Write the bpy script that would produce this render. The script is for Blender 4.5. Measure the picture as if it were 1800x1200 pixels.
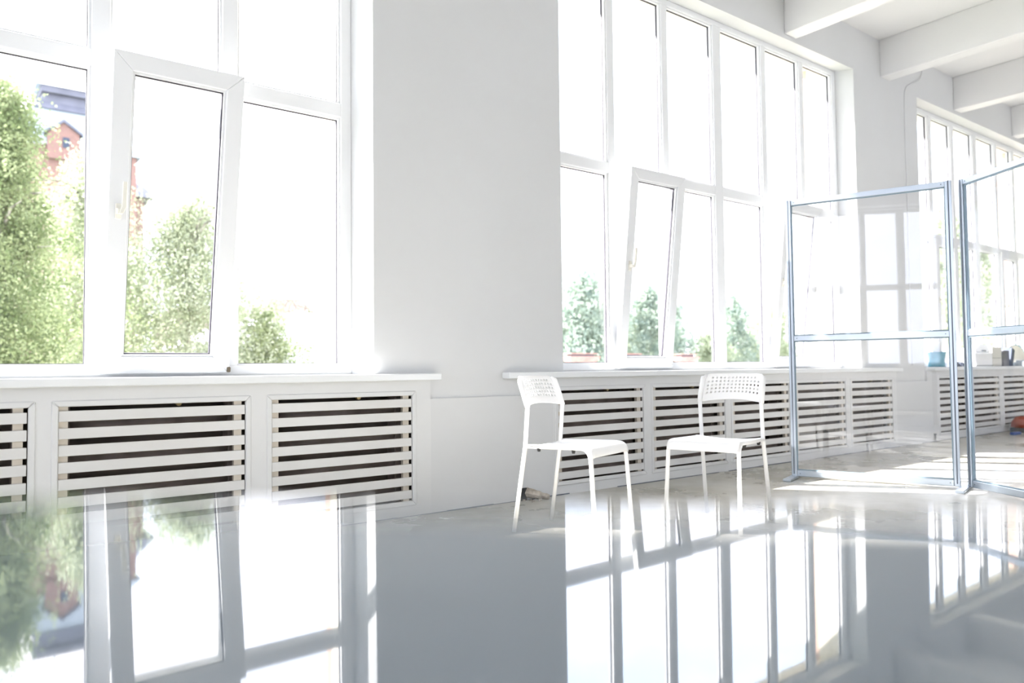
import bpy, bmesh, math, random
from mathutils import Vector, Matrix
import numpy as np
for o in list(bpy.data.objects): bpy.data.objects.remove(o)
S = bpy.context.scene
C = S.collection
random.seed(7); RNG = np.random.default_rng(7)
rad = math.radians

# ------------------------------------------------------------ camera
EYE = Vector((0, 0, .79))
R2 = Vector((.79418457, -.60758253, -.01069321)); U2 = Vector((-.01458968, -.0366564, .99922142)); FW = Vector((.60750145, .79341022, .03797639))
cam = bpy.data.cameras.new('camera'); co = bpy.data.objects.new('camera', cam); C.objects.link(co)
m = Matrix((R2, U2, -FW)).transposed().to_4x4(); m.translation = EYE; co.matrix_world = m
cam.sensor_width = 36; cam.lens = 1337.77 / 1800 * 36; cam.clip_start = .005; cam.clip_end = 800
cam.dof.use_dof = True; cam.dof.focus_distance = 3.9; cam.dof.aperture_fstop = 1.9
S.camera = co

# ------------------------------------------------------------ sky, sun, exposure
W = bpy.data.worlds.new('sky'); S.world = W; W.use_nodes = True
nt = W.node_tree; nt.nodes.clear()
def N(nt, t, **k):
    n = nt.nodes.new(t)
    for a, b in k.items():
        if a in n.inputs: n.inputs[a].default_value = b
        else: setattr(n, a, b)
    return n
out = N(nt, 'ShaderNodeOutputWorld'); bg = N(nt, 'ShaderNodeBackground'); bg.inputs['Strength'].default_value = 1.0
tc = N(nt, 'ShaderNodeTexCoord'); mp = N(nt, 'ShaderNodeMapping'); mp.inputs['Scale'].default_value = (1.6, 1.6, 3.2)
nz = N(nt, 'ShaderNodeTexNoise'); nz.inputs['Scale'].default_value = 1.7; nz.inputs['Detail'].default_value = 5
cr = N(nt, 'ShaderNodeValToRGB'); cr.color_ramp.elements[0].position = .36; cr.color_ramp.elements[1].position = .60
cr.color_ramp.elements[0].color = (.72, .86, 1.08, 1); cr.color_ramp.elements[1].color = (1.02, 1.005, 1.05, 1)
nt.links.new(tc.outputs['Generated'], mp.inputs[0]); nt.links.new(mp.outputs[0], nz.inputs['Vector'])
nt.links.new(nz.outputs['Fac'], cr.inputs[0]); nt.links.new(cr.outputs[0], bg.inputs['Color']); nt.links.new(bg.outputs[0], out.inputs[0])
sl = bpy.data.lights.new('sun', 'SUN'); sl.energy = 6.0; sl.angle = rad(.9); sl.color = (1, .98, .95)
so = bpy.data.objects.new('sun', sl); C.objects.link(so)
so.rotation_euler = Vector((.82, -1, -1.15)).to_track_quat('-Z', 'Y').to_euler()
S.view_settings.view_transform = 'Standard'; S.view_settings.look = 'None'; S.view_settings.gamma = 1
S.view_settings.use_curve_mapping = False; S.view_settings.exposure = 2.56

# ------------------------------------------------------------ materials
def mat(name, col, rough=.5, metal=0, spec=.5, noise=None, bump=None):
    m = bpy.data.materials.new(name); m.use_nodes = True; t = m.node_tree; b = t.nodes['Principled BSDF']
    b.inputs['Base Color'].default_value = (*col, 1); b.inputs['Roughness'].default_value = rough
    b.inputs['Metallic'].default_value = metal; b.inputs['Specular IOR Level'].default_value = spec
    tcn = N(t, 'ShaderNodeTexCoord')
    if noise:
        sc, c2, lo, hi = noise
        n = N(t, 'ShaderNodeTexNoise'); n.inputs['Scale'].default_value = sc; n.inputs['Detail'].default_value = 6
        r = N(t, 'ShaderNodeValToRGB'); r.color_ramp.elements[0].position = lo; r.color_ramp.elements[1].position = hi
        r.color_ramp.elements[0].color = (*c2, 1); r.color_ramp.elements[1].color = (*col, 1)
        t.links.new(tcn.outputs['Object'], n.inputs['Vector']); t.links.new(n.outputs['Fac'], r.inputs[0]); t.links.new(r.outputs[0], b.inputs['Base Color'])
    if bump:
        n = N(t, 'ShaderNodeTexNoise'); n.inputs['Scale'].default_value = bump[0]; n.inputs['Detail'].default_value = 5
        bp = N(t, 'ShaderNodeBump'); bp.inputs['Strength'].default_value = bump[1]; bp.inputs['Distance'].default_value = .01
        t.links.new(tcn.outputs['Object'], n.inputs['Vector']); t.links.new(n.outputs['Fac'], bp.inputs['Height']); t.links.new(bp.outputs[0], b.inputs['Normal'])
    return m
M = {}
M['wall'] = mat('wall_paint', (.70, .708, .712), .6, noise=(1.3, (.68, .687, .687), .35, .65), bump=(6, .06))
M['ceil'] = mat('ceiling_paint', (.78, .78, .78), .7, noise=(.9, (.76, .76, .76), .35, .65))
M['cover'] = mat('cover_paint', (.74, .747, .747), .42, noise=(3, (.715, .72, .72), .3, .6))
M['slat'] = mat('slat_paint', (.735, .735, .725), .45, noise=(5, (.70, .695, .68), .35, .65), bump=(40, .05))
M['batten'] = mat('bare_batten', (.68, .62, .53), .7, noise=(8, (.60, .54, .46), .35, .65))
M['pvc'] = mat('window_plastic', (.84, .85, .86), .3)
M['gasket'] = mat('rubber_gasket', (.035, .03, .045), .6)
M['sill'] = mat('sill_paint', (.82, .84, .85), .35)
M['white'] = mat('white_chair_paint', (.93, .93, .93), .3)
M['black'] = mat('black_plastic', (.02, .02, .02), .5)
M['alu'] = mat('brushed_aluminium', (.50, .555, .62), .33, metal=.85)
M['groove'] = mat('dark_groove', (.10, .12, .16), .5)
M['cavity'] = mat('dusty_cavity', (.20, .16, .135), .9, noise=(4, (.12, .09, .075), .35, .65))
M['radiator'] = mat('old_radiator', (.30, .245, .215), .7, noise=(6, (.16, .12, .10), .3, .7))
M['cream'] = mat('cream_render', (.80, .75, .64), .85)
M['ivory'] = mat('ivory_handle', (.84, .82, .74), .4)
M['hinge'] = mat('tarnished_hinge', (.16, .13, .09), .5, metal=.5)
M['brass'] = mat('brass', (.55, .42, .22), .35, metal=.8)
M['slate'] = mat('slate_roof', (.115, .12, .155), .6, noise=(.6, (.09, .095, .125), .4, .6))
M['lightroof'] = mat('pale_metal_roof', (.33, .38, .42), .5, noise=(.4, (.29, .34, .38), .4, .6))
M['shed'] = mat('white_metal_roof', (.75, .76, .78), .5)
M['ground'] = mat('ground', (.16, .19, .10), .95, noise=(.15, (.22, .21, .19), .4, .6))
M['bark'] = mat('birch_bark', (.42, .40, .36), .85, noise=(3, (.10, .09, .08), .42, .55))
M['tblack'] = mat('table_leg_paint', (.05, .05, .055), .4)
M['teal'] = mat('teal_plastic', (.03, .26, .36), .35)
M['darkstuff'] = mat('dark_fabric', (.05, .06, .09), .8, noise=(12, (.15, .17, .20), .4, .6))
M['grey'] = mat('grey_card', (.10, .10, .115), .6)
M['navy'] = mat('navy_card', (.02, .035, .07), .5)
M['beige'] = mat('beige_card', (.62, .60, .54), .7)
M['paper'] = mat('white_card', (.80, .80, .80), .6)
M['plate'] = mat('cream_plate', (.75, .72, .62), .3)
M['red'] = mat('rust_red_plastic', (.34, .06, .025), .5)
M['blue'] = mat('blue_plastic', (.02, .07, .30), .5)
M['plaster'] = mat('crumbly_plaster', (.55, .50, .43), .9, noise=(30, (.35, .31, .26), .4, .6), bump=(50, .5))

def brickmat():
    m = mat('brick', (.34, .13, .085), .85); t = m.node_tree; b = t.nodes['Principled BSDF']
    tcn = N(t, 'ShaderNodeTexCoord'); mp = N(t, 'ShaderNodeMapping'); mp.inputs['Rotation'].default_value = (rad(90), 0, 0)
    br = N(t, 'ShaderNodeTexBrick'); br.inputs['Scale'].default_value = 1; br.inputs['Brick Width'].default_value = .26; br.inputs['Row Height'].default_value = .085
    br.inputs['Color1'].default_value = (.24, .115, .09, 1); br.inputs['Color2'].default_value = (.17, .085, .07, 1); br.inputs['Mortar'].default_value = (.27, .22, .20, 1); br.inputs['Mortar Size'].default_value = .01
    t.links.new(tcn.outputs['Object'], mp.inputs[0]); t.links.new(mp.outputs[0], br.inputs[0]); t.links.new(br.outputs[0], b.inputs['Base Color'])
    return m
M['brick'] = brickmat()
M['chimneybrick'] = mat('faded_chimney_brick', (.34, .20, .17), .85, noise=(9, (.26, .15, .13), .4, .6))
M['salmon'] = mat('salmon_outer_facing', (.66, .47, .38), .85, noise=(2, (.60, .42, .34), .4, .6))

def floormat():
    m = mat('worn_concrete', (.6, .58, .53), .3); t = m.node_tree; b = t.nodes['Principled BSDF']
    tcn = N(t, 'ShaderNodeTexCoord')
    n1 = N(t, 'ShaderNodeTexNoise'); n1.inputs['Scale'].default_value = 1.1; n1.inputs['Detail'].default_value = 7; n1.inputs['Roughness'].default_value = .6
    r1 = N(t, 'ShaderNodeValToRGB'); e = r1.color_ramp.elements; e[0].position = .33; e[0].color = (.35, .33, .27, 1); e[1].position = .62; e[1].color = (.60, .59, .555, 1)
    e2 = r1.color_ramp.elements.new(.48); e2.color = (.48, .46, .40, 1)
    n2 = N(t, 'ShaderNodeTexNoise'); n2.inputs['Scale'].default_value = 7; n2.inputs['Detail'].default_value = 8
    r2 = N(t, 'ShaderNodeValToRGB'); r2.color_ramp.elements[0].position = .38; r2.color_ramp.elements[0].color = (.90, .90, .89, 1); r2.color_ramp.elements[1].position = .6
    mx = N(t, 'ShaderNodeMix', data_type='RGBA', blend_type='MULTIPLY'); mx.inputs['Factor'].default_value = 1
    t.links.new(tcn.outputs['Object'], n1.inputs['Vector']); t.links.new(tcn.outputs['Object'], n2.inputs['Vector'])
    t.links.new(n1.outputs['Fac'], r1.inputs[0]); t.links.new(n2.outputs['Fac'], r2.inputs[0])
    t.links.new(r1.outputs[0], mx.inputs[6]); t.links.new(r2.outputs[0], mx.inputs[7]); t.links.new(mx.outputs[2], b.inputs['Base Color'])
    rr = N(t, 'ShaderNodeMapRange'); rr.inputs['To Min'].default_value = .16; rr.inputs['To Max'].default_value = .42
    t.links.new(n1.outputs['Fac'], rr.inputs[0]); t.links.new(rr.outputs[0], b.inputs['Roughness'])
    bp = N(t, 'ShaderNodeBump'); bp.inputs['Strength'].default_value = .10; bp.inputs['Distance'].default_value = .01
    t.links.new(n2.outputs['Fac'], bp.inputs['Height']); t.links.new(bp.outputs[0], b.inputs['Normal'])
    return m
M['floor'] = floormat()

def glassmat(name, tint, f0=.04, gain=1.0):
    m = bpy.data.materials.new(name); m.use_nodes = True; t = m.node_tree; t.nodes.clear()
    o = N(t, 'ShaderNodeOutputMaterial'); mx = N(t, 'ShaderNodeMixShader'); tr = N(t, 'ShaderNodeBsdfTransparent'); gl = N(t, 'ShaderNodeBsdfGlossy')
    tr.inputs['Color'].default_value = (*tint, 1); gl.inputs['Roughness'].default_value = .0; gl.inputs['Color'].default_value = (.97, .98, 1, 1)
    lw = N(t, 'ShaderNodeLayerWeight'); lw.inputs['Blend'].default_value = .5
    pw = N(t, 'ShaderNodeMath', operation='POWER'); pw.inputs[1].default_value = 5
    ml = N(t, 'ShaderNodeMath', operation='MULTIPLY_ADD'); ml.inputs[1].default_value = (1 - f0) * gain; ml.inputs[2].default_value = f0 * gain
    t.links.new(lw.outputs['Facing'], pw.inputs[0]); t.links.new(pw.outputs[0], ml.inputs[0]); t.links.new(ml.outputs[0], mx.inputs[0])
    t.links.new(tr.outputs[0], mx.inputs[1]); t.links.new(gl.outputs[0], mx.inputs[2]); t.links.new(mx.outputs[0], o.inputs[0])
    return m
M['glass'] = glassmat('window_glass', (.992, .988, .992), .04)
M['acrylic'] = glassmat('screen_glass', (.98, .98, .985), .05)

def tabletop_mat():
    m = mat('polished_tabletop', (.17, .205, .235), .03, spec=.5); b = m.node_tree.nodes['Principled BSDF']
    b.inputs['IOR'].default_value = 1.9; b.inputs['Coat Weight'].default_value = 0
    return m
M['table'] = tabletop_mat()

def leafmat(name, c1, c2):
    m = bpy.data.materials.new(name); m.use_nodes = True; t = m.node_tree; t.nodes.clear()
    o = N(t, 'ShaderNodeOutputMaterial'); d = N(t, 'ShaderNodeBsdfDiffuse'); tl = N(t, 'ShaderNodeBsdfTranslucent'); mx = N(t, 'ShaderNodeMixShader'); mx.inputs[0].default_value = .45
    tcn = N(t, 'ShaderNodeTexCoord'); n = N(t, 'ShaderNodeTexNoise'); n.inputs['Scale'].default_value = 1.6; n.inputs['Detail'].default_value = 4
    r = N(t, 'ShaderNodeValToRGB'); r.color_ramp.elements[0].position = .38; r.color_ramp.elements[1].position = .62
    r.color_ramp.elements[0].color = (*c1, 1); r.color_ramp.elements[1].color = (*c2, 1)
    t.links.new(tcn.outputs['Object'], n.inputs['Vector']); t.links.new(n.outputs['Fac'], r.inputs[0])
    for s in (d, tl): t.links.new(r.outputs[0], s.inputs['Color'])
    t.links.new(d.outputs[0], mx.inputs[1]); t.links.new(tl.outputs[0], mx.inputs[2]); t.links.new(mx.outputs[0], o.inputs[0])
    return m
M['leaf'] = leafmat('birch_leaves', (.15, .20, .085), (.40, .46, .26))
M['leafpale'] = leafmat('pale_leaves', (.33, .375, .24), (.55, .59, .45))
M['leafdark'] = leafmat('tree_leaves', (.27, .34, .30), (.46, .52, .42))

# ------------------------------------------------------------ helpers
class MB:
    def __init__(s): s.v = []; s.f = []
    def box(s, x0, x1, y0, y1, z0, z1):
        n = len(s.v); s.v += [(x0, y0, z0), (x1, y0, z0), (x1, y1, z0), (x0, y1, z0), (x0, y0, z1), (x1, y0, z1), (x1, y1, z1), (x0, y1, z1)]
        s.f += [tuple(n + i for i in q) for q in ((3, 2, 1, 0), (4, 5, 6, 7), (0, 1, 5, 4), (1, 2, 6, 5), (2, 3, 7, 6), (3, 0, 4, 7))]; return s
    def ring(s, x0, x1, z0, z1, w, y0, y1):          # four bars round a rectangle in the x-z plane
        s.box(x0, x0 + w, y0, y1, z0, z1); s.box(x1 - w, x1, y0, y1, z0, z1)
        s.box(x0 + w, x1 - w, y0, y1, z0, z0 + w); s.box(x0 + w, x1 - w, y0, y1, z1 - w, z1); return s
    def mitre(s, x0, x1, z0, z1, w, y0, y1, g=.0004):
        s.prism([(x0, z0), (x0 + w, z0 + w), (x0 + w, z1 - w), (x0, z1)], y0, y1, 'y'); s.prism([(x1, z0), (x1, z1), (x1 - w, z1 - w), (x1 - w, z0 + w)], y0, y1, 'y')
        s.prism([(x0 + g, z0), (x1 - g, z0), (x1 - w - g, z0 + w), (x0 + w + g, z0 + w)], y0, y1, 'y'); s.prism([(x0 + g, z1), (x0 + w + g, z1 - w), (x1 - w - g, z1 - w), (x1 - g, z1)], y0, y1, 'y'); return s
    def prism(s, pts, a, b, axis='z'):               # pts in the other two axes, counter-clockwise
        n = len(s.v); k = len(pts)
        for h in (a, b):
            for p in pts:
                s.v.append({'z': (p[0], p[1], h), 'x': (h, p[0], p[1]), 'y': (p[0], h, p[1])}[axis])
        s.f.append(tuple(n + i for i in range(k))[::-1]); s.f.append(tuple(n + k + i for i in range(k)))
        for i in range(k): j = (i + 1) % k; s.f.append((n + i, n + j, n + k + j, n + k + i))
        return s
    def tube(s, path, r, seg=12, cap=True):
        P = [Vector(p) for p in path]; n0 = len(s.v); up = None
        rs = r if isinstance(r, (list, tuple)) else [r] * len(P)
        for i, p in enumerate(P):
            d = ((P[i + 1] - p).normalized() if i < len(P) - 1 else Vector((0, 0, 0))) + ((p - P[i - 1]).normalized() if i else Vector((0, 0, 0)))
            d.normalize()
            if up is None: up = d.orthogonal().normalized()
            up = (up - up.dot(d) * d).normalized(); w = d.cross(up)
            for k in range(seg):
                a = 2 * math.pi * k / seg; s.v.append(tuple(p + (up * math.cos(a) + w * math.sin(a)) * rs[i]))
        for i in range(len(P) - 1):
            for k in range(seg):
                a = n0 + i * seg + k; b = n0 + i * seg + (k + 1) % seg; s.f.append((a, b, b + seg, a + seg))
        if cap:
            s.f.append(tuple(n0 + k for k in range(seg))[::-1]); s.f.append(tuple(n0 + (len(P) - 1) * seg + k for k in range(seg)))
        return s
    def lathe(s, prof, seg=24, c=(0, 0, 0)):
        n0 = len(s.v)
        for r, z in prof:
            for k in range(seg):
                a = 2 * math.pi * k / seg; s.v.append((c[0] + r * math.cos(a), c[1] + r * math.sin(a), c[2] + z))
        for i in range(len(prof) - 1):
            for k in range(seg):
                a = n0 + i * seg + k; b = n0 + i * seg + (k + 1) % seg; s.f.append((a, b, b + seg, a + seg))
        return s
    def build(s, name, m, parent=None, bevel=0, smooth=False, recalc=True):
        me = bpy.data.meshes.new(name); me.from_pydata(s.v, [], s.f); me.update()
        if recalc or bevel:
            bm = bmesh.new(); bm.from_mesh(me); bmesh.ops.recalc_face_normals(bm, faces=bm.faces)
            if bevel: bmesh.ops.bevel(bm, geom=[e for e in bm.edges], offset=bevel, segments=1, affect='EDGES', clamp_overlap=True)
            bm.to_mesh(me); bm.free()
        if smooth: me.shade_smooth()
        me.materials.append(m); o = bpy.data.objects.new(name, me); C.objects.link(o)
        if parent: o.parent = parent
        return o
def empty(name, loc=(0, 0, 0), rz=0):
    o = bpy.data.objects.new(name, None); C.objects.link(o); o.location = loc; o.rotation_euler.z = rz; o.empty_display_size = .1; return o
def tag(o, label=None, cat=None, group=None, kind=None):
    if label: o['label'] = label
    if cat: o['category'] = cat
    if group: o['group'] = group
    if kind: o['kind'] = kind
    return o
def struct(o, label, cat): return tag(o, label, cat, None, 'structure')

# ------------------------------------------------------------ room shell
YP, YE, YW, CZ, BZ = 3.687, 3.667, 3.86, 4.04, 3.665
XA, XB, YB = -4.2, 15.0, -4.6
# openings: inner edges at the room face, inner edges at the frame
OPEN = [(-1.83, 1.89, -1.80, 1.845), (3.235, 6.955, 3.285, 6.93), (8.235, 11.95, 8.285, 11.93)]
f = MB().box(XA - .3, XB + .3, YB - .3, 4.0, -.25, 0).build('floor', M['floor']); struct(f, 'pale worn concrete floor with glossy varnish and stains', 'floor')
f = MB().box(XA - .3, XB + .3, YB - .3, 4.0, CZ, CZ + .3).build('ceiling', M['ceil']); struct(f, 'white plaster ceiling slab above the beams', 'ceiling')
w = MB()
xs = [XA] + [v for o in OPEN for v in (o[0], o[1])] + [XB]; ws = [XA] + [v for o in OPEN for v in (o[2], o[3])] + [XB]
for i in range(0, len(xs), 2):
    w.prism([(xs[i], YP), (xs[i + 1], YP), (ws[i + 1], YW), (ws[i + 1], 3.95), (ws[i], 3.95), (ws[i], YW)], .741, CZ)
LEDGE = [(XA, XA + .4), (2.23, 3.128), (7.578, 8.365), (13.0, XB)]
for a, b in ((XA + .4, 2.23), (3.128, 7.578), (8.365, 13.0)): w.box(a, b, YW, 3.95, 0, .741)
for a, b in LEDGE: w.box(a, b, YE, 3.95, 0, .636); w.box(a, b, YP, 3.95, .636, .741)
w.box(8.235, 8.366, YE, YP, .636, .741)
for o in OPEN:
    w.prism([(YP, 3.627), (YW, 3.65), (3.95, 3.65), (3.95, CZ), (YP, CZ)], o[0], o[1], 'x')
    w.box(o[2], o[3], YW, 3.95, .741, .787)
wf = w.build('wall_window', M['wall']); struct(wf, 'white painted wall with broad piers between the tall windows', 'wall')
# unseen windows added behind the viewpoint as fill light for chairs and piers
bw = MB(); BO = [(-3.9, -2.2), (6.3, 10.0)]; px_ = XA - .3
for a, b in BO: bw.box(px_, a, YB - .3, YB, 0, CZ); bw.box(a, b, YB - .3, YB, 0, .60); bw.box(a, b, YB - .3, YB, 3.66, CZ); px_ = b
bw.box(px_, XB + .3, YB - .3, YB, 0, CZ)
struct(bw.build('wall_back', M['wall']), 'white painted wall behind the camera, pierced by added fill-light windows', 'wall')
for i_, (a, b) in enumerate(BO):
    wn = empty('window_%d' % (i_ + 4)); struct(wn, 'unseen tall window added behind the camera for fill light', 'window')
    MB().ring(a, b, .60, 3.66, .06, YB - .12, YB - .05).build('window_frame', M['pvc'] if 'pvc' in M else M['wall'], wn)
    for q in (1, 2, 3, 4): MB().box(a + (b - a) * q / 5 - .035, a + (b - a) * q / 5 + .035, YB - .12, YB - .05, .66, 3.60).build('mullion', M['pvc'], wn)
    MB().box(a + .06, b - .06, YB - .09, YB - .084, .66, 3.6).build('pane', M['glass'], wn)
struct(MB().box(XA - .3, XA, YB, -1.75, 0, CZ).box(XA - .3, XA, 2.0, 3.95, 0, CZ).box(XA - .3, XA, -1.75, 2.0, 0, .787).box(XA - .3, XA, -1.75, 2.0, 3.65, CZ).build('wall_left', M['wall']), 'white painted end wall to the left', 'wall')
struct(MB().box(XB, XB + .3, YB, 3.95, 0, CZ).build('wall_right', M['wall']), 'white painted far end wall to the right', 'wall')
k = 0
for i in range(-6, 6):
    x = 5.82 + 1.655 * i
    if x < XA or x > XB - .3: continue
    k += 1; b = MB().box(x, x + .17, YB, YP, BZ, CZ).build('trim_%d' % k, M['ceil'], bevel=.006)
    struct(b, 'white ceiling beam running from the window wall across the room', 'beam')
    b['group'] = 'white ceiling beams'
# outer skin of the facade, seen through the panes
ex = MB()
for i in range(0, len(xs), 2):
    ex.box(ws[i] - (0 if i == 0 else -.0), ws[i + 1], 3.95, 4.16, -8, 4.6)
for o in OPEN: ex.box(o[2], o[3], 3.95, 4.26, 3.76, 4.6); ex.box(o[2], o[3], 3.95, 4.2, -8, .70)
struct(ex.build('trim_20', M['cream']), 'cream rendered outer window reveals and lintels', 'wall')
ex = MB()
for i in range(0, len(xs), 2): ex.box(ws[i] + (0 if i == 0 else .03), ws[i + 1] - (.0 if i == len(xs) - 2 else .03), 4.16, 4.30, -8, 4.6)
struct(ex.build('trim_21', M['salmon']), 'pale salmon outer facing of the window piers', 'wall')

# ------------------------------------------------------------ windows
ZB, ZG0, ZT0, ZT1, ZTOP = .785, .828, 2.196, 2.272, 3.65
def fixed_light(win, x0, x1, z0, z1):
    # bead, gasket and pane of a fixed light; x0..z1 is the clear hole between the profiles
    MB().ring(x0, x1, z0, z1, .011, YW + .014, YW + .034).build('glazing_bead', M['pvc'], win)
    p = MB().box(x0 + .004, x1 - .004, YW + .038, YW + .044, z0 + .004, z1 - .004).build('pane', M['glass'], win)
    g = MB().ring(x0 + .010, x1 - .010, z0 + .010, z1 - .010, .004, YW + .034, YW + .048).build('gasket', M['gasket'], p)
def make_handle(par, x, y, z, out=1):
    h = MB().box(x - .013, x + .013, y - .010, y, z - .035, z + .035).build('handle', M['ivory'], par, bevel=.003)
    mbl = MB().box(x - .010, x + .012, y - .040, y - .008, z - .012, z + .012)
    mbl.prism([(x - .004, z - .012), (x + .012, z - .010), (x + .024, z + .02), (x + .024, z + .13), (x + .008, z + .13), (x + .006, z + .02)], y - .048, y - .034, 'y')
    v = mbl.v; h2 = mbl.build('handle_lever', M['ivory'], h, bevel=.002)
def make_window(n, opening, mull, sashes, label, tilt=0):
    a, b, x0, x1 = opening
    win = empty('window_%d' % n, ((x0 + x1) / 2, YW, ZB)); struct(win, label, 'window')
    cx = (x0 + x1) / 2
    def P(o):   # keep world placement below the empty
        return o
    root = empty_dummy = win
    win.location = (0, 0, 0)
    fw = .05
    fr = MB().box(x0, x0 + fw, YW, YW + .07, ZB, ZTOP).box(x1 - fw - .01, x1, YW, YW + .07, ZB, ZTOP).box(x0 + fw, x1 - fw - .01, YW, YW + .07, ZB, ZG0 + .002).box(x0 + fw, x1 - fw - .01, YW, YW + .07, 3.606, ZTOP)
    fr.build('window_frame', M['pvc'], win, bevel=.003)
    edges = [x0 + fw]
    for xc, hw in mull:
        MB().box(xc - hw, xc + hw, YW - .0, YW + .07, ZG0, 3.606).build('mullion', M['pvc'], win, bevel=.003); edges += [xc - hw, xc + hw]
    edges.append(x1 - fw - .01)
    for i in range(0, len(edges), 2):
        e0, e1 = edges[i], edges[i + 1]
        MB().box(e0 - .001, e1 + .001, YW + .0006, YW + .069, ZT0, ZT1).build('transom', M['pvc'], win, bevel=.003)
        fixed_light(win, e0, e1, ZT1, 3.606)
        j = i // 2
        if j in sashes:
            # opening sash, hinged at the foot and tipped into the room
            s0, s1 = e0 - .028, e1 + .028; zb, zt = .797, 2.222
            inner = MB().ring(e0, e1, ZG0, ZT0, .012, YW + .045, YW + .068).build('rebate', M['pvc'], win)
            sh = MB().mitre(s0, s1, 0, zt - zb, .078, -.028, .018).build('sash', M['pvc'], win, bevel=.003)
            sh.location = (0, YW, zb); sh.rotation_euler.x = rad(tilt)
            MB().ring(s0 + .078, s1 - .078, .078, zt - zb - .078, .010, -.014, .006).build('glazing_bead', M['pvc'], sh)
            MB().ring(s0 + .088, s1 - .088, .088, zt - zb - .088, .0045, .002, .016).build('gasket', M['gasket'], sh)
            MB().ring(s0 + .016, s1 - .016, .016, zt - zb - .016, .006, .018, .021).build('seal', M['gasket'], sh)
            MB().box(s0 + .08, s1 - .08, .006, .012, .08, zt - zb - .08).build('pane', M['glass'], sh)
            make_handle(sh, s0 + .040, -.028, .73)
            MB().box(s1 - .012, s1 + .006, -.034, -.02, .004, .03).build('hinge', M['hinge'] if n == 1 else M['pvc'], sh, bevel=.003)
            if tilt:
                MB().box(s1 - .045, s1 - .03, .02, .045, zt - zb - .16, zt - zb - .02).build('stay_arm', M['alu'], sh)
        else:
            fixed_light(win, e0, e1, ZG0, ZT0)
    return win
H = .034
wl = make_window(8, (-1.75, 2.0, -1.75, 2.0), [(-1.12, H), (-.52, H), (.12, .055), (.76, H), (1.36, H)], {1, 4}, 'tall white window in the left end wall with tilted lower sashes', 8)
wl.rotation_euler.z = rad(90); wl.location = (XA - .1 + YW, 0, 0)
make_window(1, OPEN[0], [(-1.17, H), (-.62, H), (-.03, .055), (.603, .039), (1.184, .038)], {1, 4}, 'tall white six-light window on the left with a tilted lower sash, birches outside', 9.3)
make_window(2, OPEN[1], [(3.878, H), (4.466, H), (5.11, .052), (5.755, H), (6.345, H)], {1, 4}, 'tall white window behind the chairs with two lower sashes tilted inwards', 6.6)
make_window(3, OPEN[2], [(8.92, H), (9.49, H), (10.11, .052), (10.74, H), (11.30, H)], {1, 4}, 'farthest tall white window, behind the glass screens, sashes shut', 0)

# ------------------------------------------------------------ sills
def sill(x0, x1, label):
    o = MB().box(x0, x1, 3.61, YP, .741, .779); o.box(x0 + .0, x1 - .0, YP - .001, YP, .741, .779)
    return o
for n_, (x0, x1, op, lab) in enumerate([(-2.15, 2.27, OPEN[0], 'white window sill board under the left window, end overhanging the pier'),
                        (2.744, 7.61, OPEN[1], 'long white window sill board behind the two chairs'),
                        (8.30, 12.3, OPEN[2], 'far white window sill board with clutter standing on it')]):
    b = MB().prism([(x0, 3.61), (x1, 3.61), (x1, YP), (op[1] - .002, YP), (op[3] - .002, YW), (op[2] + .002, YW), (op[0] + .002, YP), (x0, YP)], .741, .7785)
    o = b.build('window_sill', M['sill'], bevel=.004); tag(o, lab, 'window sill', kind='structure')

# ------------------------------------------------------------ radiator covers
CAVX = []
def cover(x0, x1, holes, label):
    root = empty('radiator_cover', (0, 0, 0)); tag(root, label, 'radiator cover')
    z0, z1, zt = .062, .680, .741
    c = MB(); c.box(x0, x1, YE, YE + .02, 0, z0); c.box(x0, x1, YE, YE + .02, z1, zt)
    px = x0
    for a, b in holes: c.box(px, a, YE, YE + .02, z0, z1); px = b
    c.box(px, x1, YE, YE + .02, z0, z1)
    c.build('casing', M['cover'], root)
    for a, b in holes:
        g = MB().mitre(a - .004, b + .004, z0 - .004, z1 + .004, .026, YE - .006, YE + .016).build('grille', M['cover'], root, bevel=.004)
        ia, ib = a + .022, b - .022
        for k in range(8):
            top = .640 - .0713 * k
            dz = random.uniform(-.0012, .0012)
            MB().box(ia + .001, ib - .004, YE - .002, YE + .011, top - .0445 + dz, top + dz).build('slat', M['slat'], g, bevel=.0015)
        for bx in (ia + .0005, ib - .052):
            MB().box(bx, bx + .036, YE + .011, YE + .034, z0 + .022, z1 - .022).build('batten', M['batten'], g)
    return root
cover(-3.79, 2.23, [(-3.35, -2.55), (-2.43, -1.62), (-1.5, -.68), (-.57, .344), (.407, 1.224), (1.307, 2.133)], 'white slatted radiator cover under the left window')
cover(3.128, 7.578, [(3.147, 3.975), (4.034, 4.885), (4.94, 5.745), (5.82, 6.64), (6.705, 7.51)], 'white slatted radiator cover behind the two chairs')
cover(8.365, 13.0, [(8.48, 9.27), (9.335, 10.09), (10.18, 10.97), (11.06, 11.85), (11.94, 12.73)], 'white slatted radiator cover at the far end behind the glass screens')
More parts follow.
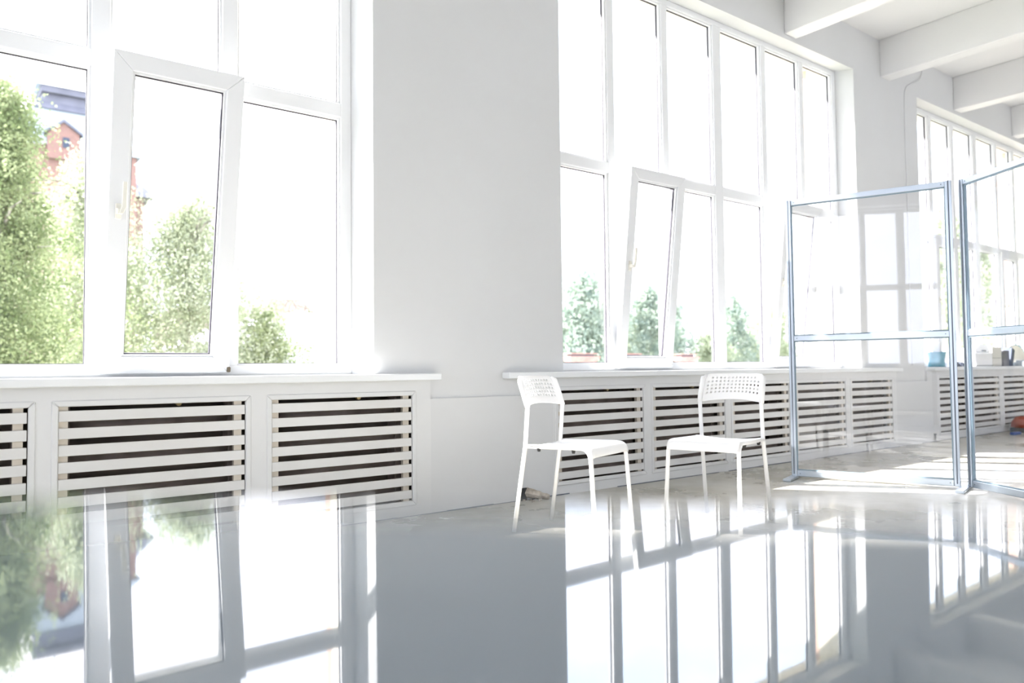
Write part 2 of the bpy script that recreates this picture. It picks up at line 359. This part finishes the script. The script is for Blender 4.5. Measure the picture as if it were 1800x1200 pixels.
# linings of the niches and old radiators behind the slats
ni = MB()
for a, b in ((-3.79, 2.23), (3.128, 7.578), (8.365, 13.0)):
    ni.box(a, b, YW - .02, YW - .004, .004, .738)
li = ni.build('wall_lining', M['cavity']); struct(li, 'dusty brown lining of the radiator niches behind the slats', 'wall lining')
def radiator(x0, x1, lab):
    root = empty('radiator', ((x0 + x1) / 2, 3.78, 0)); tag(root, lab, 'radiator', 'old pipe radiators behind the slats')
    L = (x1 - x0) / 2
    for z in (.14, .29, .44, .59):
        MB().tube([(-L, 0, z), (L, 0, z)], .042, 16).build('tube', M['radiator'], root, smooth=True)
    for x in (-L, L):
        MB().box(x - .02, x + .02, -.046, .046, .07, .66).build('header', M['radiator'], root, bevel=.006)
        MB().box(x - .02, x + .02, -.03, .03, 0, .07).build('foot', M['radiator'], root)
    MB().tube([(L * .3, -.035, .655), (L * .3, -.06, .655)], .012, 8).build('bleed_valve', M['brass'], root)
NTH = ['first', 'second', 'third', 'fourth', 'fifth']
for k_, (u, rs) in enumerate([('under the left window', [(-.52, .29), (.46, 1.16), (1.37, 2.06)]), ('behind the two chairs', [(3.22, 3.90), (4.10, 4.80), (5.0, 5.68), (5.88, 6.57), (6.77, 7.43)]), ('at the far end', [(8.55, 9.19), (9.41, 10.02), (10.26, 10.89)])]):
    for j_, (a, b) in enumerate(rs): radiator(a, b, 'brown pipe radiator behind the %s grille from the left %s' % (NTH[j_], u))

# ------------------------------------------------------------ chairs
def smooth_path(pts, n=6):
    # Catmull-Rom
    P = [Vector(p) for p in pts]; P = [P[0] * 2 - P[1]] + P + [P[-1] * 2 - P[-2]]; out = []
    for i in range(1, len(P) - 2):
        for j in range(n):
            t = j / n; a, b, c, d = P[i - 1], P[i], P[i + 1], P[i + 2]
            out.append(.5 * ((2 * b) + (c - a) * t + (2 * a - 5 * b + 4 * c - d) * t * t + (3 * b - a - 3 * c + d) * t ** 3))
    out.append(P[-2]); return out
def arc(a, c, b, n=6):   # quadratic bend from a to b with control c
    a, b, c = Vector(a), Vector(b), Vector(c)
    return [a * (1 - t) ** 2 + c * 2 * t * (1 - t) + b * t * t for t in [i / n for i in range(n + 1)]]
def make_chair():
    root = empty('dining_chair')
    for s in (-1, 1):
        foot = (s * .177, -.237, .003); seat = (s * .168, -.171, .42); bend = (s * .168, -.153, .615); top = (s * .166, -.203, .745)
        path = [foot, seat] + arc((s * .168, -.158, .585), bend, (s * .168, -.165, .645), 5) + [top]
        MB().tube(path, .0105, 14).build('rear_leg', M['white'], root, smooth=True)
        ff = (s * .195, .222, .003); 
        path = [ff] + arc((s * .184, .197, .37), (s * .182, .190, .428), (s * .180, .135, .426), 8) + [(s * .172, -.165, .421)]
        MB().tube(path, .0105, 14).build('front_leg', M['white'], root, smooth=True)
        for y in (-.09, .10):
            MB().tube([(s * .174, y, .416), (s * .174, y, .400)], [.010, .007], 10).build('stopper', M['black'], root)
    # backrest with rows of round holes
    W2 = .178; rc = .055; zt = .763
    def ztop(x):
        ax = abs(x)
        if ax < W2 - rc: return zt
        return zt - rc + math.sqrt(max(rc * rc - (ax - W2 + rc) ** 2, 0))
    def zbot(x): return .607 + .019 * (1 - (x / W2) ** 2)
    def pos(x, v):
        z0 = zbot(x); z1 = ztop(x); z = z0 + v * (z1 - z0)
        yl = -.153 - (z - .622) / (.761 - .622) * .054 if z > .612 else -.152
        return (x, yl - .004 - .028 * (1 - (x / W2) ** 2), z)
    nx, nv = 14, 5; px = .0212; x0 = -nx * px / 2; v0, v1 = .235, .90; dv = (v1 - v0) / nv
    cols = [-W2, -.172, -.160] + [x0 + i * px for i in range(nx + 1)] + [.160, .172, W2]
    rows = [0, .03, .13] + [v0 + j * dv for j in range(nv + 1)] + [.97, 1]
    bm = bmesh.new(); cache = {}
    def V(x, v):
        k = (round(x, 5), round(v, 5))
        if k not in cache: cache[k] = bm.verts.new(pos(x, v))
        return cache[k]
    for i in range(len(cols) - 1):
        for j in range(len(rows) - 1):
            a, b, c, d = cols[i], cols[i + 1], rows[j], rows[j + 1]
            hx, hj = i - 3, j - 3
            hole = 0 <= hx < nx and 0 <= hj < nv and not (hj == nv - 1 and hx in (0, nx - 1))
            mx, mv = (a + b) / 2, (c + d) / 2
            if not (0 <= hx < nx and 0 <= hj < nv):
                # match mid-edge vertices of neighbouring cells
                ring = [V(a, c)]
                if 0 <= hx < nx: ring.append(V(mx, c))
                ring.append(V(b, c))
                if 0 <= hj < nv: ring.append(V(b, mv))
                ring.append(V(b, d))
                if 0 <= hx < nx: ring.append(V(mx, d))
                ring.append(V(a, d))
                if 0 <= hj < nv: ring.append(V(a, mv))
                bm.faces.new(ring); continue
            ring = [V(a, c), V(mx, c), V(b, c), V(b, mv), V(b, d), V(mx, d), V(a, d), V(a, mv)]
            if not hole: bm.faces.new(ring); continue
            zz = ztop(mx) - zbot(mx); r = .0052; rv = r / zz; inner = []
            for q in range(8):
                an = rad(225 + 45 * q); inner.append(bm.verts.new(pos(mx + r * math.cos(an), mv + rv * math.sin(an))))
            for q in range(8): bm.faces.new([ring[q], ring[(q + 1) % 8], inner[(q + 1) % 8], inner[q]])
    bmesh.ops.recalc_face_normals(bm, faces=bm.faces)
    bmesh.ops.solidify(bm, geom=bm.faces[:], thickness=.004)
    me = bpy.data.meshes.new('backrest'); bm.to_mesh(me); bm.free(); me.materials.append(M['white']); me.shade_smooth()
    o = bpy.data.objects.new('backrest', me); C.objects.link(o); o.parent = root
    # wrap-over rims where the shell clips on the tubes
    for s in (-1, 1):
        MB().tube([(s * .170, -.155, .608), (s * .1695, -.170, .655), (s * .166, -.199, .735), (s * .150, -.212, .754)], [.0125, .013, .013, .006], 14).build('backrest_clip', M['white'], root, smooth=True)
    # seat shell
    bm = bmesh.new(); grid = []
    prof = [(-.145, .436), (-.135, .434)] + [(-.135 + .285 * t, .434 + 0.004 * t) for t in (.2, .4, .6, .8, 1)] + [(p.y, p.z) for p in arc((0, .150, .438), (0, .206, .440), (0, .209, .385), 8)[1:]]
    for (y, z) in prof:
        row = []
        for i in range(17):
            u = -1 + i / 8; x = u * .188
            dip = -.016 * (1 - abs(u) ** 2.4) * max(0, min(1, (.17 - y) / .15)) * min(1, 1.0)
            yy = y - (.010 * (1 - u * u) if y < -.13 else 0)
            edge = -.004 * max(0, (abs(u) - .9) / .1)
            row.append(bm.verts.new((x, yy, z + dip + edge)))
        grid.append(row)
    for j in range(len(grid) - 1):
        for i in range(16): bm.faces.new([grid[j][i], grid[j][i + 1], grid[j + 1][i + 1], grid[j + 1][i]])
    bmesh.ops.recalc_face_normals(bm, faces=bm.faces); bmesh.ops.solidify(bm, geom=bm.faces[:], thickness=.004)
    me = bpy.data.meshes.new('seat'); bm.to_mesh(me); bm.free(); me.materials.append(M['white']); me.shade_smooth()
    o = bpy.data.objects.new('seat', me); C.objects.link(o); o.parent = root
    return root
c1 = make_chair(); c1.location = (2.522, 2.808, 0); c1.rotation_euler.z = rad(-161.43)
tag(c1, 'white perforated-back chair seen from its side, nearer the bare wall pier', 'chair', 'white chairs by the radiator cover')
c2 = c1.copy(); C.objects.link(c2)
for ch in list(c1.children):
    d = ch.copy(); C.objects.link(d); d.parent = c2
c2.location = (3.211, 2.465, 0); c2.rotation_euler.z = rad(104.38)
c2['label'] = 'white perforated-back chair facing the camera, nearest the glass screen'

# ------------------------------------------------------------ glass screens
def screen(A, B, label, caps=True):
    A = Vector((*A, 0)); B = Vector((*B, 0)); d = (B - A); L = d.length; ang = math.atan2(d.y, d.x)
    root = empty('glass_screen', A, ang); tag(root, label, 'glass screen', 'framed glass screens')
    pw = .036
    for x in (0, L - pw):
        p = MB().box(x, x + pw, -.018, .018, .012, 2.0).build('post', M['alu'], root, bevel=.003)
        g = MB()
        for yy in (-.0188, .0182): g.box(x + pw * .40, x + pw * .60, yy, yy + .0006, .03, 1.998)
        ex = x - .0006 if x == 0 else x + pw
        g.box(ex, ex + .0006, -.004, .004, .03, 1.998); g.build('groove', M['groove'], p)
    for z0, z1 in ((.012, .056), (.978, 1.018), (1.96, 1.998)):
        r = MB().box(pw, L - pw, -.013, .013, z0, z1).build('rail', M['alu'], root, bevel=.003)
        s = MB()
        for x in (pw + .022, L - pw - .022):
            for sy in (-1, 1): s.tube([(x, sy * .0131, (z0 + z1) / 2), (x, sy * .0142, (z0 + z1) / 2)], .0035, 8)
        s.build('screw', M['groove'], r)
    for z0, z1 in ((.056, .978), (1.018, 1.96)):
        p = MB().box(pw + .001, L - pw - .001, -.002, .002, z0, z1).build('glass_panel', M['acrylic'], root)
        MB().ring(pw, L - pw, z0, z1, .007, -.006, .006).build('edge_seal', mat_seal, p)
    return root
mat_seal = mat('grey_blue_seal', (.24, .33, .40), .4)
s1 = screen((4.935, 3.150), (5.285, 2.165), 'framed glass screen nearer the windows, running from the chairs')
s2 = screen((5.325, 2.125), (4.81, 1.275), 'framed glass screen at the right, running out of the picture')
def foot(x, y, ang, L, par):
    inv = par.matrix_world
    o = MB().box(-L / 2, L / 2, -.027, .027, .0, .018).build('foot', M['alu'], par, bevel=.003)
    a = par.rotation_euler.z; dx, dy = x - par.location.x, y - par.location.y
    o.location = (dx * math.cos(-a) - dy * math.sin(-a), dx * math.sin(-a) + dy * math.cos(-a), 0); o.rotation_euler.z = ang - a
foot(4.93, 3.13, rad(19), .44, s1); foot(5.265, 2.135, rad(14), .42, s1); foot(4.82, 1.29, rad(-31), .4, s2)

# ------------------------------------------------------------ glossy table under the camera
nrm = Vector((-.00770363, -.00769618, .99994071)).normalized(); o0 = EYE - nrm * .041
e0 = Vector((.0176, .2793, 0)); e1 = Vector((.2098, .0721, 0)); ed = (e1 - e0).normalized(); inn = Vector((-ed.y, ed.x, 0))
if inn.dot(Vector((0, 0, 0)) - e0) < 0: inn = -inn
mid = (e0 + e1) / 2
def onp(p): return Vector((p.x, p.y, o0.z - (nrm.x * (p.x - o0.x) + nrm.y * (p.y - o0.y)) / nrm.z))
tb = empty('table', (mid.x, mid.y, 0)); tag(tb, 'dark polished tabletop mirroring the windows right under the viewpoint', 'table')
b = MB(); cs = [mid - ed * .85, mid + ed * .85, mid + ed * .85 + inn * .75, mid - ed * .85 + inn * .75]
top = [onp(c) - Vector((mid.x, mid.y, 0)) for c in cs]; b.v = [tuple(t - Vector((0, 0, .022))) for t in top] + [tuple(t) for t in top]
b.f = [(0, 1, 2, 3), (4, 5, 6, 7), (0, 1, 5, 4), (1, 2, 6, 5), (2, 3, 7, 6), (3, 0, 4, 7)]
b.build('tabletop', M['table'], tb)
for sx, sy in ((-.78, .07), (.78, .07), (.78, .68), (-.78, .68)):
    p = mid + ed * sx + inn * sy; zz = onp(p).z - .0205; q = p - mid
    MB().prism([(q.x - .022, q.y - .022), (q.x + .022, q.y - .022), (q.x + .022, q.y + .022), (q.x - .022, q.y + .022)], 0, zz).build('leg', M['tblack'], tb)

# ------------------------------------------------------------ small things in the room
ca = MB().tube(smooth_path([(7.96, 3.683, .80), (7.955, 3.683, 1.6), (7.955, 3.683, 2.8), (7.95, 3.683, 3.45), (7.99, 3.683, 3.66), (8.12, 3.683, 3.74), (8.27, 3.683, 3.80), (8.36, 3.683, 3.90), (8.385, 3.683, 4.04)], 6), .0065, 8).build('wall_cable', M['wall'], smooth=True)
tag(ca, 'thin painted-over cable running up the far pier with a kink below the ceiling', 'cable')
st = MB().tube([(8.352, 3.655, 0), (8.352, 3.655, .075)], .009, 8).tube([(8.352, 3.655, .075), (8.352, 3.655, .085)], .014, 8).build('pipe_stub', M['groove']); tag(st, 'short dark pipe stub standing at the foot of the far pier', 'pipe')
rg = MB().tube(smooth_path([(2.90, 3.69, .045), (2.93, 3.655, .04), (2.97, 3.62, .028), (3.02, 3.585, .016)], 4), [.034] * 3 + [.03] * 3 + [.026] * 3 + [.019] * 3 + [.014], 9)
for i in range(10):
    x, y = 2.86 + random.random() * .22, 3.57 + random.random() * .08; s = random.uniform(.006, .014); rg.box(x, x + s, y, y + s, 0, s * .8)
rg = rg.build('pipe_stub', M['plaster']); tag(rg, 'plaster-crusted pipe end poking out at the floor behind the side-on chair', 'pipe')
hl = MB().box(2.845, 2.90, 3.655, 3.668, .0, .075).build('wall_hole', M['black']); tag(hl, 'dark hole at the foot of the wall beside the plastered pipe end', 'hole')
# dark uneven joint between wall and floor
jb = MB(); x = -3.8
while x < 13:
    l = random.uniform(.08, .4); h = random.uniform(.0, .006)
    if h > .0015: jb.box(x, x + l, YE - .004, YE + .001, 0, h)
    x += l
struct(jb.build('baseboard_window', M['groove']), 'dark cracked joint between floor and window wall', 'joint')

SZ = .7787
t = empty('scoop_holder', (8.54, 3.70, SZ)); tag(t, 'teal plastic holder with white rounded scoops standing on the far sill', 'holder')
MB().lathe([(.0, 0), (.085, 0), (.075, .07), (.095, .16), (.088, .16), (.068, .07), (.0, .01)], 20).build('cup', M['teal'], t, smooth=True)
for dx, tl in ((-.03, -.25), (.05, .35)):
    b = MB().lathe([(0.001, -.10), (.03, -.09), (.048, -.04), (.05, 0), (.046, .05), (.028, .09), (.001, .105)], 16)
    o = b.build('scoop', M['paper'], t, smooth=True); o.location = (dx, 0, .19); o.rotation_euler = (0, tl, 0); o.scale = (1, .4, 1)
b = MB(); rr = random.Random(3)
for i in range(16):
    x, y, s = rr.uniform(-.26, .26), rr.uniform(-.05, .05), rr.uniform(.02, .045)
    b.prism([(x - s, y - s * .7), (x + s, y - s), (x + s * 1.2, y + s * .6), (x - s * .8, y + s)], 0, rr.uniform(.02, .055))
t = b.build('cloth_heap', M['darkstuff'], bevel=.004); t.location = (8.98, 3.71, SZ); tag(t, 'dark crumpled heap of cloth lying on the far sill beside the scoop holder', 'cloth')
t = empty('printer', (9.62, 3.73, SZ)); tag(t, 'white desktop printer with rounded lid on the far sill', 'printer')
MB().box(-.235, .235, -.085, .085, 0, .165).build('body', M['paper'], t, bevel=.012)
MB().prism([(-.20, .165), (.20, .165), (.20, .19), (.12, .245), (-.10, .26), (-.19, .21)], -.075, .075, 'y').build('lid', M['paper'], t, bevel=.01)
MB().box(-.05, .05, -.088, -.078, .17, .188).build('display', M['grey'], t)
t = empty('box_file', (9.995, 3.73, SZ)); tag(t, 'tall beige box file standing upright beside the white printer', 'box file')
MB().box(-.13, .13, -.08, .08, 0, .225).build('box', M['beige'], t, bevel=.004); MB().box(-.131, .131, -.0815, .0815, .095, .099).build('lid_seam', M['grey'], t)
t = empty('binder', (10.24, 3.72, SZ)); tag(t, 'dark grey lever-arch binder beside the beige box file', 'binder')
MB().box(-.085, .085, -.08, .08, 0, .185).build('cover', M['grey'], t, bevel=.004); MB().box(-.07, .07, -.075, .07, .183, .1865).build('pages', M['paper'], t)
t = MB().prism([(-.05, 0), (.03, 0), (.10, .195), (.02, .225)], -.075, .075, 'y').build('folder', M['navy'], bevel=.003); t.location = (10.42, 3.72, SZ); tag(t, 'leaning navy folder between the grey binder and the round plate', 'folder')
t = empty('round_plate', (10.86, 3.76, SZ)); tag(t, 'round cream plate with teal rim propped on the far sill', 'plate')
pl = MB().lathe([(0.001, 0), (.10, .004), (.125, .012), (.130, .02), (.125, .016), (.10, .009), (0.001, .005)], 32).build('disc', M['plate'], t, smooth=True)
rm = MB(); rm.tube([(.130 * math.cos(a), .130 * math.sin(a), .018) for a in [i * math.pi / 16 for i in range(33)]], .005, 6, False); rm = rm.build('rim', M['teal'], t, smooth=True)
for o in (pl, rm): o.rotation_euler = (rad(82), 0, rad(-25)); o.location = (0, 0, .133)
b = MB()
for i in range(14):
    x, y, s = rr.uniform(-.25, .25), rr.uniform(-.03, .03), rr.uniform(.012, .03); b.box(x - s, x + s, y - s, y + s, 0, rr.uniform(.02, .07))
t = b.build('small_jars', M['lightroof'], bevel=.004); t.location = (10.72, 3.66, SZ); tag(t, 'litter of small grey odds and ends in front of the round plate', 'clutter', kind='stuff')
t = empty('floor_tool', (10.25, 3.50, 0)); tag(t, 'rust red rounded tool with black base lying on the far floor', 'tool')
MB().lathe([(.001, .19), (.07, .175), (.11, .12), (.12, .06), (.10, .05), (.001, .05)], 18).build('dome', M['red'], t, smooth=True)
MB().box(-.14, .16, -.09, .09, 0, .055).build('base', M['black'], t, bevel=.01)
t = MB().prism([(-.09, -.02), (.09, -.03), (.10, .02), (-.08, .03)], 0, .03).build('blue_block', M['blue'], bevel=.004); t.location = (9.80, 3.42, 0); tag(t, 'small blue block on the floor beside the rust red tool', 'block')
t = MB().prism([(-.18, -.02), (.22, -.05), (.25, .0), (-.12, .05)], 0, .035).build('dark_wedge', M['navy'], bevel=.004); t.location = (9.98, 3.20, 0); tag(t, 'dark flat wedge on the floor in front of the rust red tool', 'wedge')

# ------------------------------------------------------------ outside
g = MB().box(-300, 500, 4.4, 500, -8.4, -8).build('ground', M['ground']); struct(g, 'grassy ground far below the windows', 'ground')

def leaves(center, rx, ry, z0, z1, shape, n, size, strand, seed):
    # limbs leave the trunk, clusters sit on the limbs, hanging strands of leaves on the clusters
    r = np.random.default_rng(seed); k = 9; nl = 46; nc = 4; per = n // (nl * nc * k)
    P = []
    for i in range(nl * nc):
        li, ci = divmod(i, nc)
        if ci == 0:
            h = (li + r.uniform(0, 1)) / nl; an = li * 2.4 + r.uniform(-.6, .6); reach = float(shape(np.array([h]))[0]) * r.uniform(.5, 1.15)
            hz = z0 + h * (z1 - z0); rise = r.uniform(-.1, .45) * rx * reach; bend = r.uniform(-.5, .5)
        u = (ci + r.uniform(.2, 1)) / nc; m_ = per
        cx, cy = np.cos(an + bend * u) * rx * reach * u, np.sin(an + bend * u) * ry * reach * u
        spread = r.uniform(.07, .22) * rx * (.45 + reach * .55)
        sx = center[0] + cx + r.normal(0, 1, m_) * spread; sy = center[1] + cy + r.normal(0, 1, m_) * spread
        sz = hz + rise * u + r.normal(0, 1, m_) * spread * .7
        t = np.tile(np.linspace(0, 1, k), m_); L = np.repeat(r.uniform(.25, 1.0, m_) * strand, k)
        px = np.repeat(sx, k) + r.normal(0, size * .8, m_ * k) + np.repeat(r.normal(0, .12, m_) * strand, k) * t
        py = np.repeat(sy, k) + r.normal(0, size * .8, m_ * k)
        pz = np.repeat(sz, k) - L * t + r.normal(0, size * .5, m_ * k)
        P.append(np.stack([px, py, pz], 1))
    P = np.concatenate(P); m_ = len(P)
    a = r.normal(0, 1, (m_, 3)); a /= np.linalg.norm(a, axis=1)[:, None]; b = np.cross(a, r.normal(0, 1, (m_, 3))); b /= np.linalg.norm(b, axis=1)[:, None]
    s = (size * r.uniform(.6, 1.3, m_))[:, None]
    q = np.stack([P - a * s * .5, P + b * s * .36, P + a * s * .55, P - b * s * .36], 1).reshape(-1, 3)
    return q, np.arange(m_ * 4).reshape(-1, 4)
def tree(name, label, cat_group, base, z0, z1, rx, ry, shape, n, size, strand, m, seed, lean=0):
    root = empty(name, (base[0], base[1], -8)); tag(root, label, 'tree', cat_group)
    q, F = leaves((0, 0), rx, ry, z0 + 8, z1 + 8, shape, n, size, strand, seed)
    me = bpy.data.meshes.new('foliage'); me.vertices.add(len(q)); me.vertices.foreach_set('co', q.astype(np.float32).ravel())
    me.loops.add(len(F) * 4); me.loops.foreach_set('vertex_index', F.ravel().astype(np.int32)); me.polygons.add(len(F)); me.polygons.foreach_set('loop_start', (np.arange(len(F)) * 4).astype(np.int32))
    me.update(calc_edges=True); me.materials.append(m); o = bpy.data.objects.new('foliage', me); C.objects.link(o); o.parent = root; o['kind'] = 'stuff'
    rn = random.Random(seed); H_ = z1 + 8
    MB().tube(smooth_path([(0, 0, 0), (.08, .03, H_ * .35), (-.05, -.03, H_ * .65), (.02, 0, H_ * .97)], 4), [.20 - .18 * i / 12 for i in range(13)], 8).build('trunk', M['bark'], root, smooth=True)
    br = MB()
    for i in range(16):
        hh = rn.uniform(.45, .93) * H_; an = rn.uniform(0, 6.28); L = rx * rn.uniform(.45, .8) * (1.15 - hh / H_) * 2
        L = min(L, rx * .35)
        br.tube([(0, 0, hh), (math.cos(an) * L * .5, math.sin(an) * L * .5, hh + L * .45), (math.cos(an) * L, math.sin(an) * L, hh + L * .5)], [.05, .03, .01], 5)
    br.build('branches', M['bark'], root)
    return root
cone2 = lambda h: np.clip(1.05 * (1 - h ** 1.6) ** .8, .06, 1)
ragged = lambda h: np.clip(1.0 * (1 - h ** 2.2) ** .8, .10, 1)
cone = lambda h: np.clip(1.05 * (1 - h) ** .62, .03, 1)
oval = lambda h: np.clip(np.sin(np.pi * (h * .86 + .12)) ** .7, .05, 1)
tall = lambda h: np.clip(np.sin(np.pi * (h * .80 + .18)) ** .9, .05, 1)
GB = 'birches outside the left window'
tree('birch', 'tall drooping birch filling the left pane of the left window', GB, (1.3, 21.5), -3.5, 7.9, 3.5, 2.4, cone, 96000, .078, 1.5, M['leaf'], 1)
tree('birch', 'birch with white trunk behind the tilted sash of the left window', GB, (5.95, 23.0), -3.5, 6.1, 4.2, 2.6, ragged, 96000, .075, 1.6, M['leafpale'], 2)
tree('birch', 'low birch at the right side pane of the left window', GB, (8.0, 22.5), -4, 2.6, 2.7, 1.2, cone2, 34000, .08, 1.1, M['leaf'], 3)
tree('birch', 'farther birch between the two tallest in the left window', GB, (3.7, 25), -3.5, 7.4, 3.6, 2.2, cone2, 80000, .082, 1.4, M['leafpale'], 4)
tree('birch', 'birch at the outer edge of the left window', GB, (-1.8, 24), -3, 8.2, 2.4, 2.2, cone, 20000, .13, 1.1, M['leaf'], 12)
GT = 'trees beyond the window behind the chairs'
tree('leafy_tree', 'bushy tree at the left pane of the window behind the chairs', GT, (41.6, 45), -6, 8.6, 8.5, 4, ragged, 34000, .24, 1.2, M['leafdark'], 5)
tree('leafy_tree', 'slender tree seen through the tilted sash behind the chairs', GT, (50.0, 45.5), -6, 8.2, 6.6, 3, ragged, 26000, .24, 1.2, M['leafdark'], 6)
tree('leafy_tree', 'dark tree just right of the tilted sash behind the chairs', GT, (54.8, 47), -6, 6.9, 5.0, 2.4, ragged, 18000, .24, 1.0, M['leafdark'], 7)
tree('leafy_tree', 'low bushy tree above the brick chimney', GT, (57.4, 44.5), -6, 4.0, 6.0, 2.6, ragged, 18000, .22, 1.0, M['leafpale'], 8)
tree('leafy_tree', 'tree left in the pane right of the thick mullion', GT, (61.2, 45), -6, 8.0, 5.4, 2.6, ragged, 17000, .24, 1.4, M['leafdark'], 9)
tree('leafy_tree', 'tree right in the pane right of the thick mullion', GT, (66.4, 45.2), -6, 7.2, 6.2, 2.6, ragged, 17000, .24, 1.4, M['leafpale'], 10)
tree('leafy_tree', 'middling tree low between the two at the thick mullion', GT, (63.5, 49), -6, 4.8, 5.0, 2.6, ragged, 16000, .24, 1.4, M['leafdark'], 13)
tree('leafy_tree', 'loose tree at the left edge of the window behind the chairs', GT, (39.6, 47.5), -6, 7.6, 5.5, 3, ragged, 20000, .24, 1.4, M['leafpale'], 31)
tree('leafy_tree', 'loose tree filling the gap left of the tilted sash', GT, (45.4, 47), -6, 8.4, 5.5, 3, ragged, 20000, .24, 1.4, M['leafpale'], 32)
tree('leafy_tree', 'low tree showing between sash and dark tree', GT, (52.4, 50), -6, 5.6, 6.5, 3, ragged, 18000, .24, 1.4, M['leafpale'], 33)
tree('leafy_tree', 'tree at the second tilted sash behind the chairs', GT, (69.5, 46), -6, 7.4, 6, 3, ragged, 18000, .24, 1.4, M['leafpale'], 34)
GF = 'trees beyond the farthest window'
for i, (x, y, z, r, lab) in enumerate([(72.5, 30, 15.2, 4.4, 'tallest tree, first beyond the farthest window'), (81.0, 31, 12.6, 3.6, 'second tree beyond the farthest window'), (89, 30, 12.5, 4.0, 'third tree beyond the farthest window, by the picture edge')]):
    tree('leafy_tree', lab, GF, (x, y), -6, z, r, r, ragged, 16000, .32, 1.4, M['leafpale'], 20 + i)

def window_row(par, xs_, z0, z1, y, w_):
    for x in xs_:
        o = MB().box(x - w_ / 2, x + w_ / 2, y - .12, y + .2, z0, z1).build('window', M['shed'], par)
        MB().box(x - w_ / 2 + .15, x + w_ / 2 - .15, y - .14, y - .121, z0 + .15, z1 - .15).build('pane', M['navy'], o)
B = empty('brick_building', (0, 120, -8)); tag(B, 'large brick building with a slate-capped corner tower behind the birches', 'building')
MB().box(-30, 24.5, 0, 30, 0, 34.6).build('wall', M['brick'], B)
MB().prism([(-1.2, 34.4), (15, 41.5), (30, 34.4)], -31, 25.8, 'x').build('roof', M['slate'], B)
MB().box(4.2, 23.2, -1.5, 12, 0, 40.2).build('tower', M['brick'], B)
b = MB()   # lower pale roof, frustum up to the lantern
def frust(b, x0, x1, y0, y1, z0, u0, u1, v0, v1, z1):
    n = len(b.v); b.v += [(x0, y0, z0), (x1, y0, z0), (x1, y1, z0), (x0, y1, z0), (u0, v0, z1), (u1, v0, z1), (u1, v1, z1), (u0, v1, z1)]
    b.f += [tuple(n + i for i in q) for q in ((3, 2, 1, 0), (4, 5, 6, 7), (0, 1, 5, 4), (1, 2, 6, 5), (2, 3, 7, 6), (3, 0, 4, 7))]
frust(b, 3.8, 23.8, -2, 12.5, 39.8, 10.9, 17.5, 0, 7, 45.4); b.build('tower_roof', M['lightroof'], B)
b = MB(); frust(b, 10.6, 17.9, -.4, 7.4, 45.2, 11.5, 17.0, .4, 6.6, 46.3); frust(b, 11.5, 17.0, .4, 6.6, 46.3, 11.8, 16.9, .6, 6.4, 47.6); frust(b, 11.6, 17.4, 0, 7, 47.6, 11.5, 17.7, 0, 7, 48.5)
b.build('lantern', M['slate'], B)
b = MB(); frust(b, 10.9, 18.0, -.2, 7.4, 48.5, 14.0, 14.6, 3, 3.6, 49.6); b.build('lantern_cap', M['lightroof'], B)
MB().tube([(13.6, 2, 49.3), (13.6, 2, 58.6)], .07, 6).tube([(13.6, 2, 56.6), (15.0, 2, 56.4)], .05, 6).build('weather_vane', M['lightroof'], B)
MB().prism([(12.1, 38), (15.9, 38), (15.9, 41.6), (14.0, 43.0), (12.1, 41.4)], -2.2, 2, 'y').build('gable', M['brick'], B)
MB().prism([(11.7, 41.2), (14.0, 43.0), (16.3, 41.4), (16.3, 41.75), (14.0, 43.45), (11.7, 41.55)], -2.5, 2, 'y').build('gable_roof', M['slate'], B)
MB().box(13.9, 14.7, -2.3, -2.15, 39.6, 41.0).build('window', M['navy'], B)
window_row(B, [-24, -18, -12, -6, 0, 20.5], 24, 28, 0, 2.4); window_row(B, [-24, -18, -12, -6, 0, 9, 16], 14, 18, -1.6 if False else 0, 2.4)
B = empty('white_roofed_shed', (17, 45, -8)); tag(B, 'low shed with a white arched roof beyond the left window', 'shed')
MB().box(-4, 2.4, 0, 12, 0, 10.6).build('wall', M['shed'], B)
MB().prism([(-4.4, 10.5), (2.9, 10.5), (2.2, 12.35), (1.0, 12.55), (-1.2, 12.0), (-3.2, 11.2)], -.4, 12, 'y').build('roof', M['shed'], B)
B = empty('grey_block', (17.5, 60, -8)); tag(B, 'flat grey-brown building top showing over the white shed roof', 'building')
MB().box(-2, 7.2, 0, 12, 0, 14.0).build('wall', M['radiator'], B); MB().prism([(3.6, 14), (7.2, 14), (8.6, 13.2), (6.6, 14.8), (4.2, 14.8)], 0, 9, 'y').build('roof', M['radiator'], B); MB().box(2.1, 2.5, -.2, 0, 12.6, 14.3).build('white_pole', M['shed'], B)
B = empty('low_neighbour_building', (15, 14, -8)); tag(B, 'low neighbouring building with white roof just below the window behind the chairs', 'building')
MB().box(-3.6, 6.2, 0, 6, 0, 8.35).build('wall', M['brick'], B)
MB().prism([(-.3, 8.3), (6.3, 8.3), (3, 8.93)], -3.8, 6.4, 'x').build('roof', M['shed'], B)
for x0, x1, lab in ((12.83, 13.68, 'brick chimney at the left pane behind the chairs'), (14.6, 15.35, 'brick chimney behind the tilted sash'), (17.03, 17.65, 'brick chimney left of the thick mullion')):
    t = empty('chimney', ((x0 + x1) / 2, 14.3, .3)); tag(t, lab, 'chimney', 'brick chimneys on the low neighbouring roof'); h = (x1 - x0) / 2; dp = .24
    MB().box(-h, h, 0, dp, 0, .68).build('stack', M['chimneybrick'], t); b = MB(); frust(b, -h, h, 0, dp, .68, -h - .09, h + .09, -.07, dp + .07, .79); b.box(-h - .09, h + .09, -.07, dp + .07, .79, .83); b.build('corbel', M['chimneybrick'], t)
    MB().box(-h + .04, h - .04, .03, dp - .03, .83, .885).build('flue_slab', M['grey'], t); MB().box(-h - .03, h + .03, -.03, dp + .03, .885, .91).build('cap', M['chimneybrick'], t)
